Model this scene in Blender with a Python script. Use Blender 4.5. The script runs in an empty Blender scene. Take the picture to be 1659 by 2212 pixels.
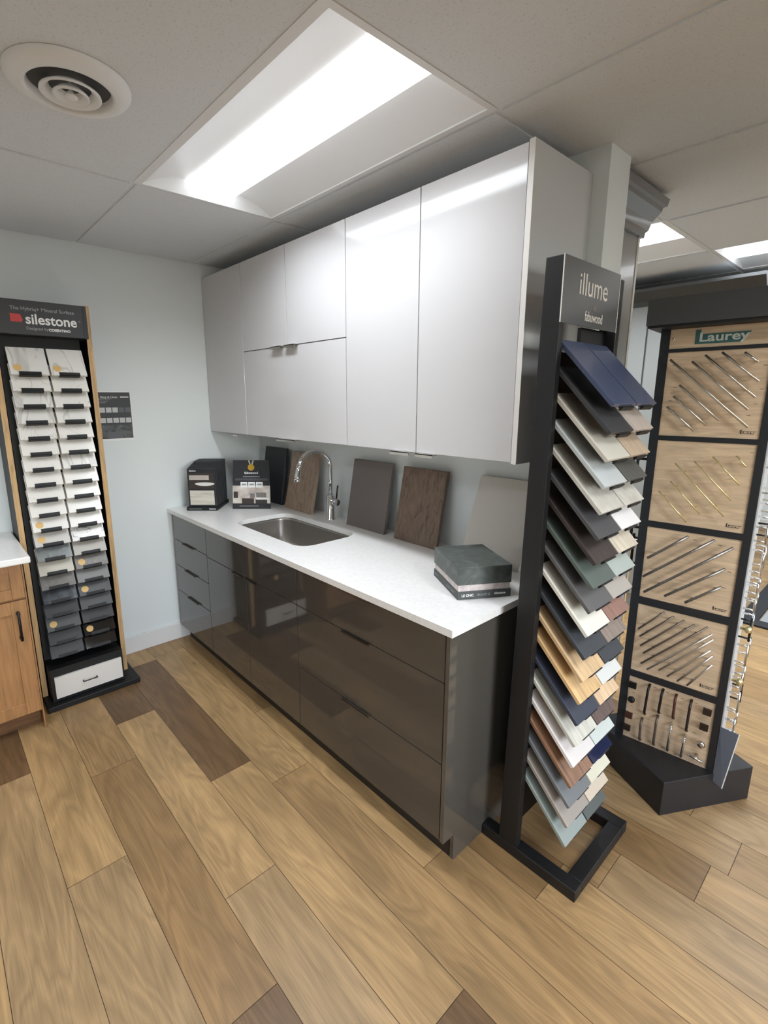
import bpy, bmesh, math, random
from mathutils import Vector, Matrix
random.seed(7)
sc = bpy.context.scene
COL = sc.collection
PI = math.pi

# ------------------------------------------------------------------ materials
def lin(c):
    return tuple((v/255/12.92 if v/255 <= .04045 else ((v/255+.055)/1.055)**2.4) for v in c)
MC = {}
def mat(name, c, rough=.5, metal=0., coat=0., spec=.5, emit=0., bump=None, alpha=1.):
    if name in MC: return MC[name]
    m = bpy.data.materials.new(name); m.use_nodes = True
    b = m.node_tree.nodes['Principled BSDF']; I = b.inputs
    I['Base Color'].default_value = (*lin(c), 1); I['Roughness'].default_value = rough
    I['Metallic'].default_value = metal; I['Coat Weight'].default_value = coat
    I['Coat Roughness'].default_value = .05
    I['Specular IOR Level'].default_value = spec
    if emit:
        I['Emission Color'].default_value = (*lin(c), 1); I['Emission Strength'].default_value = emit
    if bump:
        nt = m.node_tree; n = nt.nodes.new('ShaderNodeTexNoise'); tc = nt.nodes.new('ShaderNodeTexCoord')
        bp = nt.nodes.new('ShaderNodeBump')
        n.inputs['Scale'].default_value = bump[0]; n.inputs['Detail'].default_value = 4
        bp.inputs['Strength'].default_value = bump[1]; bp.inputs['Distance'].default_value = .002
        nt.links.new(tc.outputs['Object'], n.inputs['Vector']); nt.links.new(n.outputs['Fac'], bp.inputs['Height'])
        nt.links.new(bp.outputs['Normal'], I['Normal'])
    MC[name] = m; return m

def mottled(name, stops, scale=(1,1,1), nscale=6., detail=6., dist=0., rough=.4, coat=0., rnd=True, bump=0., nrough=.6, metal=0.):
    """noise through a colour ramp, in object space stretched by scale"""
    if name in MC: return MC[name]
    m = bpy.data.materials.new(name); m.use_nodes = True; nt = m.node_tree; L = nt.links
    b = nt.nodes['Principled BSDF']; b.inputs['Roughness'].default_value = rough
    b.inputs['Coat Weight'].default_value = coat; b.inputs['Coat Roughness'].default_value = .06; b.inputs['Metallic'].default_value = metal
    tc = nt.nodes.new('ShaderNodeTexCoord'); mp = nt.nodes.new('ShaderNodeMapping'); n = nt.nodes.new('ShaderNodeTexNoise'); r = nt.nodes.new('ShaderNodeValToRGB')
    mp.inputs['Scale'].default_value = scale
    L.new(tc.outputs['Object'], mp.inputs['Vector'])
    v = mp.outputs['Vector']
    if rnd:
        oi = nt.nodes.new('ShaderNodeObjectInfo'); mu = nt.nodes.new('ShaderNodeMath'); mu.operation = 'MULTIPLY'; mu.inputs[1].default_value = 37.
        ad = nt.nodes.new('ShaderNodeVectorMath'); ad.operation = 'ADD'
        L.new(oi.outputs['Random'], mu.inputs[0]); L.new(v, ad.inputs[0]); L.new(mu.outputs[0], ad.inputs[1]); v = ad.outputs[0]
    L.new(v, n.inputs['Vector'])
    n.inputs['Scale'].default_value = nscale; n.inputs['Detail'].default_value = detail; n.inputs['Distortion'].default_value = dist; n.inputs['Roughness'].default_value = nrough
    e = r.color_ramp.elements
    while len(e) < len(stops): e.new(.5)
    for k, (p, c) in enumerate(stops):
        e[k].position = p; e[k].color = (*lin(c), 1)
    L.new(n.outputs['Fac'], r.inputs['Fac']); L.new(r.outputs['Color'], b.inputs['Base Color'])
    if bump:
        bp = nt.nodes.new('ShaderNodeBump'); bp.inputs['Strength'].default_value = bump; bp.inputs['Distance'].default_value = .001
        L.new(n.outputs['Fac'], bp.inputs['Height']); L.new(bp.outputs['Normal'], b.inputs['Normal'])
    MC[name] = m; return m

def sh(c, k): return tuple(max(0, min(255, v*k)) for v in c)
def wood(name, c, axis=0, rough=.45, k=.72, fine=1.):
    s = [22*fine, 22*fine, 22*fine]; s[axis] = 1.6
    return mottled(name, [(.25, sh(c, k)), (.5, c), (.75, sh(c, 1.12))], tuple(s), 2.2, 5., 1.2, rough)
def veined(name, c, v, rough=.25):
    return mottled(name, [(.0, c), (.485, c), (.5, v), (.515, c)], (1, 1, 1), 5., 3., 2.5, rough)

# ------------------------------------------------------------------ geometry helpers
def box(bm, x0, x1, y0, y1, z0, z1, M=None):
    v = [bm.verts.new(p) for p in ((x0,y0,z0),(x1,y0,z0),(x1,y1,z0),(x0,y1,z0),(x0,y0,z1),(x1,y0,z1),(x1,y1,z1),(x0,y1,z1))]
    if M is not None:
        for q in v: q.co = M @ q.co
    for f in ((0,3,2,1),(4,5,6,7),(0,1,5,4),(1,2,6,5),(2,3,7,6),(3,0,4,7)): bm.faces.new([v[i] for i in f])
    return bm
def B(*a, M=None):
    return box(bmesh.new(), *a, M=M)
def prism(bm, pts, d, M=None):
    """extrude a planar loop (3-D points) along d"""
    a = [bm.verts.new(p) for p in pts]; b = [bm.verts.new(Vector(p)+Vector(d)) for p in pts]
    if M is not None:
        for q in a+b: q.co = M @ q.co
    n = len(pts)
    f1 = bm.faces.new(list(reversed(a))); bm.faces.new(b)
    for i in range(n): bm.faces.new((a[i], a[(i+1)%n], b[(i+1)%n], b[i]))
    bmesh.ops.recalc_face_normals(bm, faces=bm.faces[:])
    return bm
def tube(bm, pts, r, seg=12, caps=True):
    pts = [Vector(p) for p in pts]; n = len(pts); rings = []; up = None
    for i, p in enumerate(pts):
        t = (pts[min(i+1, n-1)]-pts[max(i-1, 0)]).normalized()
        if up is None:
            up = Vector((0,0,1)) if abs(t.z) < .9 else Vector((1,0,0))
        a = t.cross(up); a = a.normalized() if a.length > 1e-6 else t.orthogonal().normalized(); b_ = a.cross(t).normalized(); up = b_
        rr = r[i] if isinstance(r, (list, tuple)) else r
        rings.append([bm.verts.new(p+a*rr*math.cos(2*PI*k/seg)+b_*rr*math.sin(2*PI*k/seg)) for k in range(seg)])
    for A, C in zip(rings, rings[1:]):
        for k in range(seg):
            f = bm.faces.new((A[k], A[(k+1)%seg], C[(k+1)%seg], C[k])); f.smooth = True
    if caps:
        bm.faces.new(list(reversed(rings[0]))); bm.faces.new(rings[-1])
    bmesh.ops.recalc_face_normals(bm, faces=bm.faces[:])
    return bm
def lathe(bm, prof, seg=32, c=(0,0,0), M=None):
    rings = []
    for r, z in prof:
        rings.append([bm.verts.new((c[0]+r*math.cos(2*PI*k/seg), c[1]+r*math.sin(2*PI*k/seg), c[2]+z)) for k in range(seg)])
    if M is not None:
        for ring in rings:
            for q in ring: q.co = M @ q.co
    for A, C in zip(rings, rings[1:]):
        for k in range(seg):
            f = bm.faces.new((A[k], A[(k+1)%seg], C[(k+1)%seg], C[k])); f.smooth = True
    return bm
def rrect(x0, x1, y0, y1, r, z, n=8):
    out = []
    for cx, cy, a0 in ((x1-r, y1-r, 0), (x0+r, y1-r, 90), (x0+r, y0+r, 180), (x1-r, y0+r, 270)):
        for k in range(n+1):
            a = math.radians(a0+90*k/n); out.append(Vector((cx+r*math.cos(a), cy+r*math.sin(a), z)))
    return out
def root_loc(o):
    p = Vector((0,0,0))
    while o is not None:
        p += o.location; o = o.parent
    return p
def obj(name, bm, m, parent=None, bevel=0., world=True, smooth=False):
    me = bpy.data.meshes.new(name)
    if parent is not None and world:
        d = root_loc(parent)
        for v in bm.verts: v.co -= d
    bm.to_mesh(me); bm.free()
    for mm in (m if isinstance(m, (list, tuple)) else [m]): me.materials.append(mm)
    o = bpy.data.objects.new(name, me); COL.objects.link(o)
    if parent is not None: o.parent = parent
    if bevel:
        bv = o.modifiers.new('edge', 'BEVEL'); bv.width = bevel; bv.segments = 2; bv.limit_method = 'ANGLE'; bv.angle_limit = .6
    if smooth:
        for p in me.polygons: p.use_smooth = True
    return o
def tag(o, label, cat, group=None):
    o['label'] = label; o['category'] = cat
    if group: o['group'] = group
    return o
def thing(name, label, cat, loc=(0,0,0), group=None):
    o = bpy.data.objects.new(name, None); o.empty_display_size = .1; COL.objects.link(o); o.location = loc
    return tag(o, label, cat, group)
def struct(name, bm, m, parent=None, **k):
    o = obj(name, bm, m, parent, **k)
    if parent is None: o['kind'] = 'structure'
    return o
AX = (Vector((0,1,0)), Vector((0,0,1)))           # reading direction / up on planes that face +x
def text(name, s, size, org, m, parent, axes=AX, align='CENTER', bold=0., ext=.0006, sx=1.):
    cu = bpy.data.curves.new(name, 'FONT'); cu.body = s; cu.size = size; cu.align_x = align; cu.align_y = 'CENTER'
    cu.offset = bold; cu.extrude = ext; cu.resolution_u = 3
    t = bpy.data.objects.new('tmp', cu); COL.objects.link(t)
    dg = bpy.context.evaluated_depsgraph_get(); me = bpy.data.meshes.new_from_object(t.evaluated_get(dg))
    bpy.data.objects.remove(t); bpy.data.curves.remove(cu)
    X, Y = axes; Z = X.cross(Y); d = root_loc(parent)
    for v in me.vertices: v.co = Vector(org)+X*(v.co.x*sx)+Y*v.co.y+Z*v.co.z-d
    me.name = name; me.materials.clear(); me.materials.append(m)
    o = bpy.data.objects.new(name, me); COL.objects.link(o); o.parent = parent
    return o
def plate(name, org, u0, u1, v0, v1, m, parent, axes=AX, t=.0008):
    """thin printed patch lying on a plane"""
    X, Y = axes; Z = X.cross(Y); bm = bmesh.new()
    prism(bm, [Vector(org)+X*u+Y*v for u, v in ((u0,v0),(u1,v0),(u1,v1),(u0,v1))], Z*t)
    return obj(name, bm, m, parent)
ORD = 'first second third fourth fifth sixth seventh eighth ninth tenth eleventh twelfth thirteenth fourteenth fifteenth sixteenth seventeenth eighteenth nineteenth twentieth'.split()

# ------------------------------------------------------------------ common materials
WALLP = mat('wall_paint', (224,229,229), .75, bump=(220, .12))
CEILM = mottled('ceiling_tile_fibre', [(.3, (202,205,207)), (.42, (220,223,226)), (1, (224,227,230))], (1,1,1), 160., 3., 0., .9, rnd=False, bump=.35)
GRIDM = mat('ceiling_grid_white', (224,226,228), .6)
WHITE = mat('white_metal', (232,232,231), .4)
WGLOSS = mat('white_gloss_lacquer', (208,206,207), .1, coat=.12)
WEDGE = mat('white_edge', (238,234,230), .4)
GGLOSS = mat('taupe_gloss_lacquer', (75,70,65), .06, coat=.4)
GDARK = mat('taupe_recess_shade', (36,33,30), .5)  # taupe darkened to paint shade into toe kick and carcass underside
GPANEL = mat('grey_satin_panel', (198,199,200), .5)
QUARTZ = mottled('white_quartz', [(.3, (236,234,231)), (.6, (243,241,239))], (1,1,1), 60., 3., 0., .22, rnd=False)
BLACK = mat('black_powder_coat', (24,24,26), .45)
BLACKM = mat('black_laminate', (17,17,18), .55)
CHAR = mat('charcoal_print', (50,51,54), .5)
STEEL = mottled('brushed_steel', [(.3, (156,150,143)), (.7, (164,158,151))], (1,1,40), 8., 3., 0., .3, rnd=False, metal=.72)
CHROME = mat('chrome', (225,226,228), .06, 1.)
SATIN = mat('satin_nickel', (205,200,192), .28, 1.)
BRASS = mat('polished_brass', (234,218,164), .3, .9)
BRONZE = mat('dark_bronze', (62,54,50), .35, .6)
IRON = mat('black_iron', (26,25,27), .4, .3)
REDBR = mat('red_bronze', (92,58,50), .4, .5)
TEXTW = mat('white_print', (238,238,236), .6)
TEXTG = mat('grey_print', (150,151,153), .6)
OAKE = wood('oak_edge', (196,160,112), 2, .5)
HONEY = wood('honey_oak', (166,121,77), 2, .42, .86)
TRIMW = mat('white_trim_paint', (222,222,220), .45)
LAMP = mat('lamp_diffuser', (246,250,255), .4, emit=2.4)
PINE = wood('birch_board', (206,180,150), 0, .55, .9)

# ------------------------------------------------------------------ the room
ZC = 2.461
# floor: oak planks, each with its own tone and figure
def floor_material():
    m = bpy.data.materials.new('oak_plank_floor'); m.use_nodes = True; nt = m.node_tree; L = nt.links
    b = nt.nodes['Principled BSDF']
    def N(t, **k):
        n = nt.nodes.new(t)
        for a, v in k.items(): setattr(n, a, v)
        return n
    uv = N('ShaderNodeUVMap'); uv.uv_map = 'UVMap'
    at = N('ShaderNodeVertexColor'); at.layer_name = 'tone'
    mp = N('ShaderNodeMapping'); mp.inputs['Scale'].default_value = (1.1, 7., 1)
    L.new(uv.outputs['UV'], mp.inputs['Vector'])
    n1 = N('ShaderNodeTexNoise'); n1.inputs['Scale'].default_value = 1.25; n1.inputs['Detail'].default_value = 2.; n1.inputs['Distortion'].default_value = .6
    L.new(mp.outputs['Vector'], n1.inputs['Vector'])
    # growth rings: contour lines of the broad noise
    mu = N('ShaderNodeMath', operation='MULTIPLY'); mu.inputs[1].default_value = 17.
    fr = N('ShaderNodeMath', operation='PINGPONG'); fr.inputs[1].default_value = 1.
    L.new(n1.outputs['Fac'], mu.inputs[0]); L.new(mu.outputs[0], fr.inputs[0])
    mp2 = N('ShaderNodeMapping'); mp2.inputs['Scale'].default_value = (3., 90., 1); L.new(uv.outputs['UV'], mp2.inputs['Vector'])
    n2 = N('ShaderNodeTexNoise'); n2.inputs['Scale'].default_value = 2.4; n2.inputs['Detail'].default_value = 4.; L.new(mp2.outputs['Vector'], n2.inputs['Vector'])
    mp3 = N('ShaderNodeMapping'); mp3.inputs['Scale'].default_value = (.9, 4., 1); L.new(uv.outputs['UV'], mp3.inputs['Vector'])
    n3 = N('ShaderNodeTexNoise'); n3.inputs['Scale'].default_value = 2.; n3.inputs['Detail'].default_value = 3.; L.new(mp3.outputs['Vector'], n3.inputs['Vector'])
    vo = N('ShaderNodeTexVoronoi'); vo.inputs['Scale'].default_value = 1.; vo.inputs['Randomness'].default_value = 1.
    mp4 = N('ShaderNodeMapping'); mp4.inputs['Scale'].default_value = (1.7, 3.2, 1); L.new(uv.outputs['UV'], mp4.inputs['Vector']); L.new(mp4.outputs['Vector'], vo.inputs['Vector'])
    def rng(src, a, b_, c, d):
        r = N('ShaderNodeMapRange'); r.inputs[1].default_value = a; r.inputs[2].default_value = b_; r.inputs[3].default_value = c; r.inputs[4].default_value = d
        L.new(src, r.inputs[0]); return r.outputs[0]
    f1 = rng(fr.outputs[0], 0, 1, .82, 1.07); f2 = rng(n2.outputs['Fac'], .3, .7, .84, 1.1); f3 = rng(n3.outputs['Fac'], .3, .7, .8, 1.14); f4 = rng(vo.outputs['Distance'], .02, .075, .5, 1.)
    def mulm(a, c):
        q = N('ShaderNodeMath', operation='MULTIPLY'); L.new(a, q.inputs[0]); L.new(c, q.inputs[1]); return q.outputs[0]
    f = mulm(mulm(f1, f2), mulm(f3, f4))
    vm = N('ShaderNodeVectorMath', operation='SCALE'); L.new(at.outputs['Color'], vm.inputs[0]); L.new(f, vm.inputs['Scale'])
    L.new(vm.outputs[0], b.inputs['Base Color'])
    b.inputs['Roughness'].default_value = .42
    bp = N('ShaderNodeBump'); bp.inputs['Strength'].default_value = .12; bp.inputs['Distance'].default_value = .001
    L.new(f, bp.inputs['Height']); L.new(bp.outputs['Normal'], b.inputs['Normal'])
    return m
TL, TM, TD, TB, TX = (180,146,101), (166,133,91), (150,118,79), (118,90,61), (174,143,103)
def build_floor():
    bm = bmesh.new(); uvl = bm.loops.layers.uv.new('UVMap'); cl = bm.loops.layers.float_color.new('tone')
    W = .1917; g = .0009
    # joints and tones read off the photograph: row -> [(x_end, tone), ...]; row k spans y0-k*W .. y0-(k-1)*W
    fixed = {0: [(.16, TM), (1.585, TL), (2.9, TM)], 1: [(.2, TL), (1.40, TB), (2.60, TL), (3.6, TB)], 2: [(.30, TM), (.72, TB), (1.92, TL), (3.2, TX)],
             3: [(.25, TL), (1.03, TM), (2.24, TD), (3.4, TB)], 4: [(.42, TM), (1.53, TL), (2.8, TX)], 5: [(.82, TB), (2.3, TX), (3.5, TL)],
             -1: [(1.1, TM), (2.28, TL), (3.3, TM)], -2: [(1.3, TL), (2.60, TD), (3.9, TL)], -3: [(1.6, TM), (2.72, TM), (4., TX)], -4: [(1.9, TL), (2.95, TD), (4.1, TL)], -5:[(1.7,TL),(3.0,TX),(4.2,TM)]}
    y0 = -.90
    for k in range(-36, 20):
        ya, yb = y0-k*W, y0-(k-1)*W
        xs = []; x = 0.; tones = []
        for xe, t in fixed.get(k, []): xs.append((x, xe)); tones.append(t); x = xe
        if not xs: x = -random.random()*1.2
        while x < 6.5:
            xe = x+random.uniform(1.05, 1.35); xs.append((x, xe)); tones.append(random.choice((TL, TM, TX, TL, TD, TM))); x = xe
        for (a, c), t in zip(xs, tones):
            a2, c2 = max(a, 0.), min(c, 6.5)
            if c2-a2 < .01: continue
            q = [bm.verts.new(p) for p in ((a2+g, ya+g, 0), (c2-g, ya+g, 0), (c2-g, yb-g, 0), (a2+g, yb-g, 0))]
            f = bm.faces.new(q); ou, ov = random.uniform(0, 60), random.uniform(0, 60); j = random.uniform(.94, 1.05)
            col = tuple(v*j for v in lin(t))
            for l, (px, py) in zip(f.loops, ((a2, ya), (c2, ya), (c2, yb), (a2, yb))):
                l[uvl].uv = (px-a2+ou, py-ya+ov); l[cl] = (*col, 1)
    fm = floor_material(); dark = mat('plank_seam', (74,56,40), .8)
    o = struct('floor', bm, fm)
    s = bmesh.new(); box(s, -.1, 6.6, -4.6, 6.1, -.06, -.0015)
    obj('subfloor', s, dark, o)
build_floor()

# walls
struct('wall_left', B(-.12, 0, -4.6, 6.1, 0, 2.6), WALLP)
struct('wall_back', B(0, 2.383, .03, .19, 0, 2.56), WALLP)
struct('wall_far', B(0, 6.5, 6.0, 6.12, 0, 2.6), WALLP)
struct('wall_near', B(0, 6.5, -4.62, -4.5, 0, 2.6), WALLP)
wr = bmesh.new(); wins = [(-2.6, -.6), (1.2, 3.2), (3.8, 5.6)]; ed = [-4.6]
for a, c in wins: ed += [a, c]
ed.append(6.1)
for i in range(0, len(ed), 2): box(wr, 6.5, 6.62, ed[i], ed[i+1], 0, 2.6)
for a, c in wins:
    box(wr, 6.5, 6.62, a, c, 0, .8); box(wr, 6.5, 6.62, a, c, 2.2, 2.6)
struct('wall_right', wr, WALLP)
def glass():
    m = bpy.data.materials.new('window_glass'); m.use_nodes = True; nt = m.node_tree; nt.nodes.remove(nt.nodes['Principled BSDF'])
    t = nt.nodes.new('ShaderNodeBsdfTransparent'); g = nt.nodes.new('ShaderNodeBsdfGlossy'); g.inputs['Roughness'].default_value = .02
    mx = nt.nodes.new('ShaderNodeMixShader'); fr = nt.nodes.new('ShaderNodeFresnel')
    nt.links.new(fr.outputs[0], mx.inputs[0]); nt.links.new(t.outputs[0], mx.inputs[1]); nt.links.new(g.outputs[0], mx.inputs[2])
    nt.links.new(mx.outputs[0], nt.nodes['Material Output'].inputs['Surface']); return m
GLASS = glass()
for i, (a, c) in enumerate(wins):
    w = bmesh.new()
    for q in ((a, a+.05, .8, 2.2), (c-.05, c, .8, 2.2), (a, c, .8, .85), (a, c, 2.15, 2.2), ((a+c)/2-.025, (a+c)/2+.025, .8, 2.2)): box(w, 6.52, 6.6, q[0], q[1], q[2], q[3])
    fo = struct('window_%d' % (i+1), w, TRIMW); obj('window_pane', B(6.557, 6.563, a, c, .8, 2.2), GLASS, fo)
    L = bpy.data.lights.new('window_daylight', 'AREA'); L.shape = 'RECTANGLE'; L.size = c-a; L.size_y = 1.4; L.cycles.is_portal = True
    lo = bpy.data.objects.new('window_daylight', L); COL.objects.link(lo); lo.location = (6.5, (a+c)/2, 1.5); lo.rotation_euler = (PI/2, 0, PI/2)
bb = bmesh.new(); box(bb, 0, .014, -4.5, -.02, 0, .115)
struct('baseboard_left', bb, TRIMW, bevel=.004)
struct('baseboard_far', B(0, 6.5, 5.986, 6.0, 0, .11), TRIMW)

# suspended ceiling
gx = [0, 1.0, 2.235, 3.45, 4.67, 5.89, 6.5]; gy = [-4.5, -4.09, -3.48, -2.87, -2.26, -1.65, -1.06, -.42, .26, 1.0, 1.76, 2.45, 3.15, 3.85, 4.55, 5.25, 6.0]
TROF = [(1, 6), (1, 9), (2, 10), (1, 3), (3, 6), (3, 3), (3, 11), (1, 13)]
cm = bmesh.new()
for i in range(len(gx)-1):
    for j in range(len(gy)-1):
        if (i, j) in TROF: continue
        q = [cm.verts.new(p) for p in ((gx[i], gy[j], ZC), (gx[i], gy[j+1], ZC), (gx[i+1], gy[j+1], ZC), (gx[i+1], gy[j], ZC))]
        cm.faces.new(q)
ceil = struct('ceiling', cm, GRIDM)
box_top = B(-.1, 6.6, -4.6, 6.1, 2.6, 2.66); obj('plenum_deck', box_top, GRIDM, ceil)
for i in range(len(gx)-1):
    for j in range(len(gy)-1):
        if (i, j) in TROF: continue
        t = bmesh.new(); e = .0135; h = .006; z = ZC-h
        x0, x1, y0, y1 = gx[i]+e, gx[i+1]-e, gy[j]+e, gy[j+1]-e
        for x, tt in ((0, 0),):
            pass
        a = [t.verts.new(p) for p in ((x0,y0,z),(x0,y1,z),(x1,y1,z),(x1,y0,z))]; b2 = [t.verts.new(p) for p in ((x0,y0,ZC),(x0,y1,ZC),(x1,y1,ZC),(x1,y0,ZC))]
        t.faces.new(a)
        for k in range(4): t.faces.new((a[k], b2[k], b2[(k+1)%4], a[(k+1)%4]))
        bmesh.ops.recalc_face_normals(t, faces=t.faces[:])
        obj('ceiling_tile', t, CEILM, ceil)

def troffer(i, j, label, power):
    x0, x1, y0, y1 = gx[i]+.006, gx[i+1]-.02, gy[j]+.008, gy[j+1]-.008
    if i == 1 and j == 6: x0, x1, y0, y1 = 1.004, 2.221, -1.036, -.432
    yc = (y0+y1)/2; w = (y1-y0); hw = w*.185
    r = thing('ceiling_light', label, 'ceiling light', ((x0+x1)/2, yc, ZC), 'recessed ceiling lights')
    # curved pan from each long edge up to the lens, plus end plates
    p = bmesh.new(); n = 10; zt = ZC+.062
    for s, ye in ((-1, y0), (1, y1)):
        yl = yc+s*hw; pr = []
        for k in range(n+1):
            u = k/n; pr.append((ye+(yl-ye)*u, ZC+(zt-ZC)*math.sin(u*PI/2)))
        for (ya, za), (yb, zb) in zip(pr, pr[1:]):
            f = p.faces.new([p.verts.new(q) for q in ((x0,ya,za),(x1,ya,za),(x1,yb,zb),(x0,yb,zb))]); f.smooth = True
    bmesh.ops.remove_doubles(p, verts=p.verts[:], dist=1e-5)
    obj('reflector_pan', p, WHITE, r)
    for xe, s in ((x0, 1), (x1, -1)):
        obj('end_plate', B(min(xe, xe+s*.003), max(xe, xe+s*.003), y0, y1, ZC, zt+.004), WHITE, r)
    fr = bmesh.new()
    X0, X1, Y0, Y1 = gx[i]-.002, gx[i+1]+.002, gy[j]-.002, gy[j+1]+.002
    for q in ((X0, X1, Y0, y0+.005), (X0, X1, y1-.005, Y1), (X0, x0+.005, y0+.005, y1-.005), (x1-.005, X1, y0+.005, y1-.005)): box(fr, *q, ZC-.0025, ZC+.003)
    obj('frame', fr, WHITE, r)
    l = bmesh.new(); pr = []
    for k in range(15):
        a = PI*k/14; pr.append((yc-hw*math.cos(a), zt-.052*math.sin(a)))
    for (ya, za), (yb, zb) in zip(pr, pr[1:]):
        f = l.faces.new([l.verts.new(q) for q in ((x0+.004,ya,za),(x0+.004,yb,zb),(x1-.004,yb,zb),(x1-.004,ya,za))]); f.smooth = True
    for xx in (x0+.004, x1-.004):
        l.faces.new([l.verts.new((xx, y, z)) for y, z in pr])
    bmesh.ops.remove_doubles(l, verts=l.verts[:], dist=1e-5); bmesh.ops.recalc_face_normals(l, faces=l.faces[:])
    obj('diffuser', l, LAMP, r)
    al = bpy.data.lights.new('lamp', 'AREA'); al.shape = 'RECTANGLE'; al.size = x1-x0-.06; al.size_y = hw*1.2; al.energy = power; al.color = (.885, .945, 1.); al.spread = math.radians(150)
    ao = bpy.data.objects.new('lamp', al); COL.objects.link(ao); ao.parent = r; ao.location = (0, 0, .003)
labs = ['long recessed ceiling light with curved glowing diffuser above the sink counter', 'recessed ceiling light glowing behind the tall grey cabinet end',
        'recessed ceiling light glowing above the hardware tower', 'unseen recessed ceiling light added for fill over the aisle beside the wood cabinet', 'unseen recessed ceiling light added for fill over the open aisle facing the sample rack',
        'unseen recessed ceiling light added for fill over the middle of the showroom', 'unseen recessed ceiling light added for fill near the far windows', 'unseen recessed ceiling light added for fill near the far wall']
for (i, j), lb in zip(TROF, labs): troffer(i, j, lb, 13. if (i, j) == (1, 6) else 24. if (i, j) in ((3, 6), (2, 10), (3, 11)) else 17.5)  # out-of-view fixtures are added to fill the room with light

# round air diffuser
vt = thing('air_vent', 'round white stepped air diffuser in the ceiling', 'air vent', (1.557, -1.398, ZC))
def ring(prof): return lathe(bmesh.new(), prof, 48, (1.557, -1.398, ZC-.0068))
obj('outer_ring', ring([(.152, 0), (.151, -.008), (.144, -.016), (.128, -.022), (.112, -.026), (.104, -.022), (.1, -.003)]), WHITE, vt)
obj('throat_shade_disc', ring([(.1015, -.003), (.1, -.0005), (.0005, -.0004)]), mat('vent_throat_shade', (92,93,95), .8), vt)  # flat grey disc below the tile, painted as the shaded duct opening
obj('cone', ring([(.052, -.012), (.074, -.026), (.075, -.030), (.071, -.032), (.056, -.022), (.05, -.012)]), WHITE, vt)
obj('cone', ring([(.026, -.014), (.044, -.030), (.045, -.034), (.041, -.036), (.029, -.025), (.024, -.014)]), WHITE, vt)
obj('center_cap', ring([(.004, -.001), (.005, -.02), (.016, -.034), (.016, -.037), (.008, -.040), (.0005, -.041)]), WHITE, vt)

# ------------------------------------------------------------------ upper cabinets (white gloss)
YU, ZB, ZT = -.345, 1.407, 2.375
def upper(label, x0, x1, doors, pulls):
    r = thing('wall_cabinet', label, 'wall cabinet', ((x0+x1)/2, -.17, ZB))
    obj('carcass', B(x0+.001, x1-.001, YU+.021, .029, ZB+.002, ZT), WEDGE, r)
    for k, d in enumerate(doors):
        g = .0022
        dd = obj('door', B(d[0]+g, d[1]-g, YU, YU+.019, d[2]+g, d[3]-g), WGLOSS, r, bevel=.0012)
        for q in pulls.get(k, []):
            p = bmesh.new(); box(p, q[0], q[1], YU-.024, YU+.004, d[2]-.0015, d[2]+.002); box(p, q[0], q[1], YU-.024, YU-.021, d[2]-.012, d[2]+.002)
            obj('edge_pull', p, SATIN, dd)
    return r
upper('narrow white gloss wall cabinet with one tall door in the wall corner', 0.002, .506, [(0.002, .506, ZB, ZT)], {0: [(.365, .425)]})
upper('wide white gloss wall cabinet with two doors over one flap above the sink', .506, 1.442, [(.506, .968, 1.889, ZT), (.968, 1.442, 1.889, ZT), (.506, 1.442, ZB, 1.889)], {0: [(.835, .938)], 1: [(.967, 1.066)], 2: [(.868, 1.05)]})
ur = upper('white gloss wall cabinet with two full-height doors beside the sample rack', 1.442, 2.307, [(1.442, 1.874, ZB, ZT), (1.874, 2.307, ZB, ZT)], {0: [(1.748, 1.856)], 1: [(1.891, 1.98)]})
obj('end_panel', B(2.309, 2.327, YU-.002, .029, ZB-.003, ZT+.002), [GPANEL], ur, bevel=.001)
obj('panel_edge', B(2.3085, 2.3275, YU-.0035, YU-.0015, ZB-.003, ZT+.002), WEDGE, ur)

# ------------------------------------------------------------------ base cabinets (taupe gloss)
YF = -.664; Z0 = .107; ZTOP = .893
def base(label, x0, x1, fronts, pulls, extra=None):
    r = thing('base_cabinet', label, 'base cabinet', ((x0+x1)/2, -.3, 0))
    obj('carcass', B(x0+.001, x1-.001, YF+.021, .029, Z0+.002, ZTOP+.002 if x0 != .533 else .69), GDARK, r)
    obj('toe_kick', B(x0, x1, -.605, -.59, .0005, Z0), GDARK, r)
    for k, (nm, a, c, d, e) in enumerate(fronts):
        g = .0017
        f = obj(nm, B(a+g, c-g, YF, YF+.019, d+g, e-g), GGLOSS, r, bevel=.001)
        if k in pulls:
            p = bmesh.new(); q = pulls[k]
            box(p, q[0], q[1], YF-.012, YF+.004, e-.002, e-.0005); box(p, q[0], q[1], YF-.012, YF-.0105, e-.008, e-.0005)
            obj('edge_pull', p, mat('pull_bronze', (110,101,92), .3, .8), f)
    return r
b1 = base('narrow taupe gloss base cabinet with four drawers in the wall corner', .036, .533, [('drawer', .036, .533, .7215, ZTOP), ('drawer', .036, .533, .545, .7215), ('drawer', .036, .533, .367, .545), ('drawer', .036, .533, Z0, .367)],
          {1: (.19, .36), 2: (.2, .37), 3: (.215, .38)})
obj('filler_strip', B(.002, .034, YF+.03, YF+.045, Z0, ZTOP), GGLOSS, b1)
base('taupe gloss sink base cabinet with a blank top front and two doors', .533, 1.463, [('blank_front', .533, 1.463, .714, ZTOP), ('door', .533, .998, Z0, .714), ('door', .998, 1.463, Z0, .714)], {1: (.862, .967), 2: (1.0, 1.11)})
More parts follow.
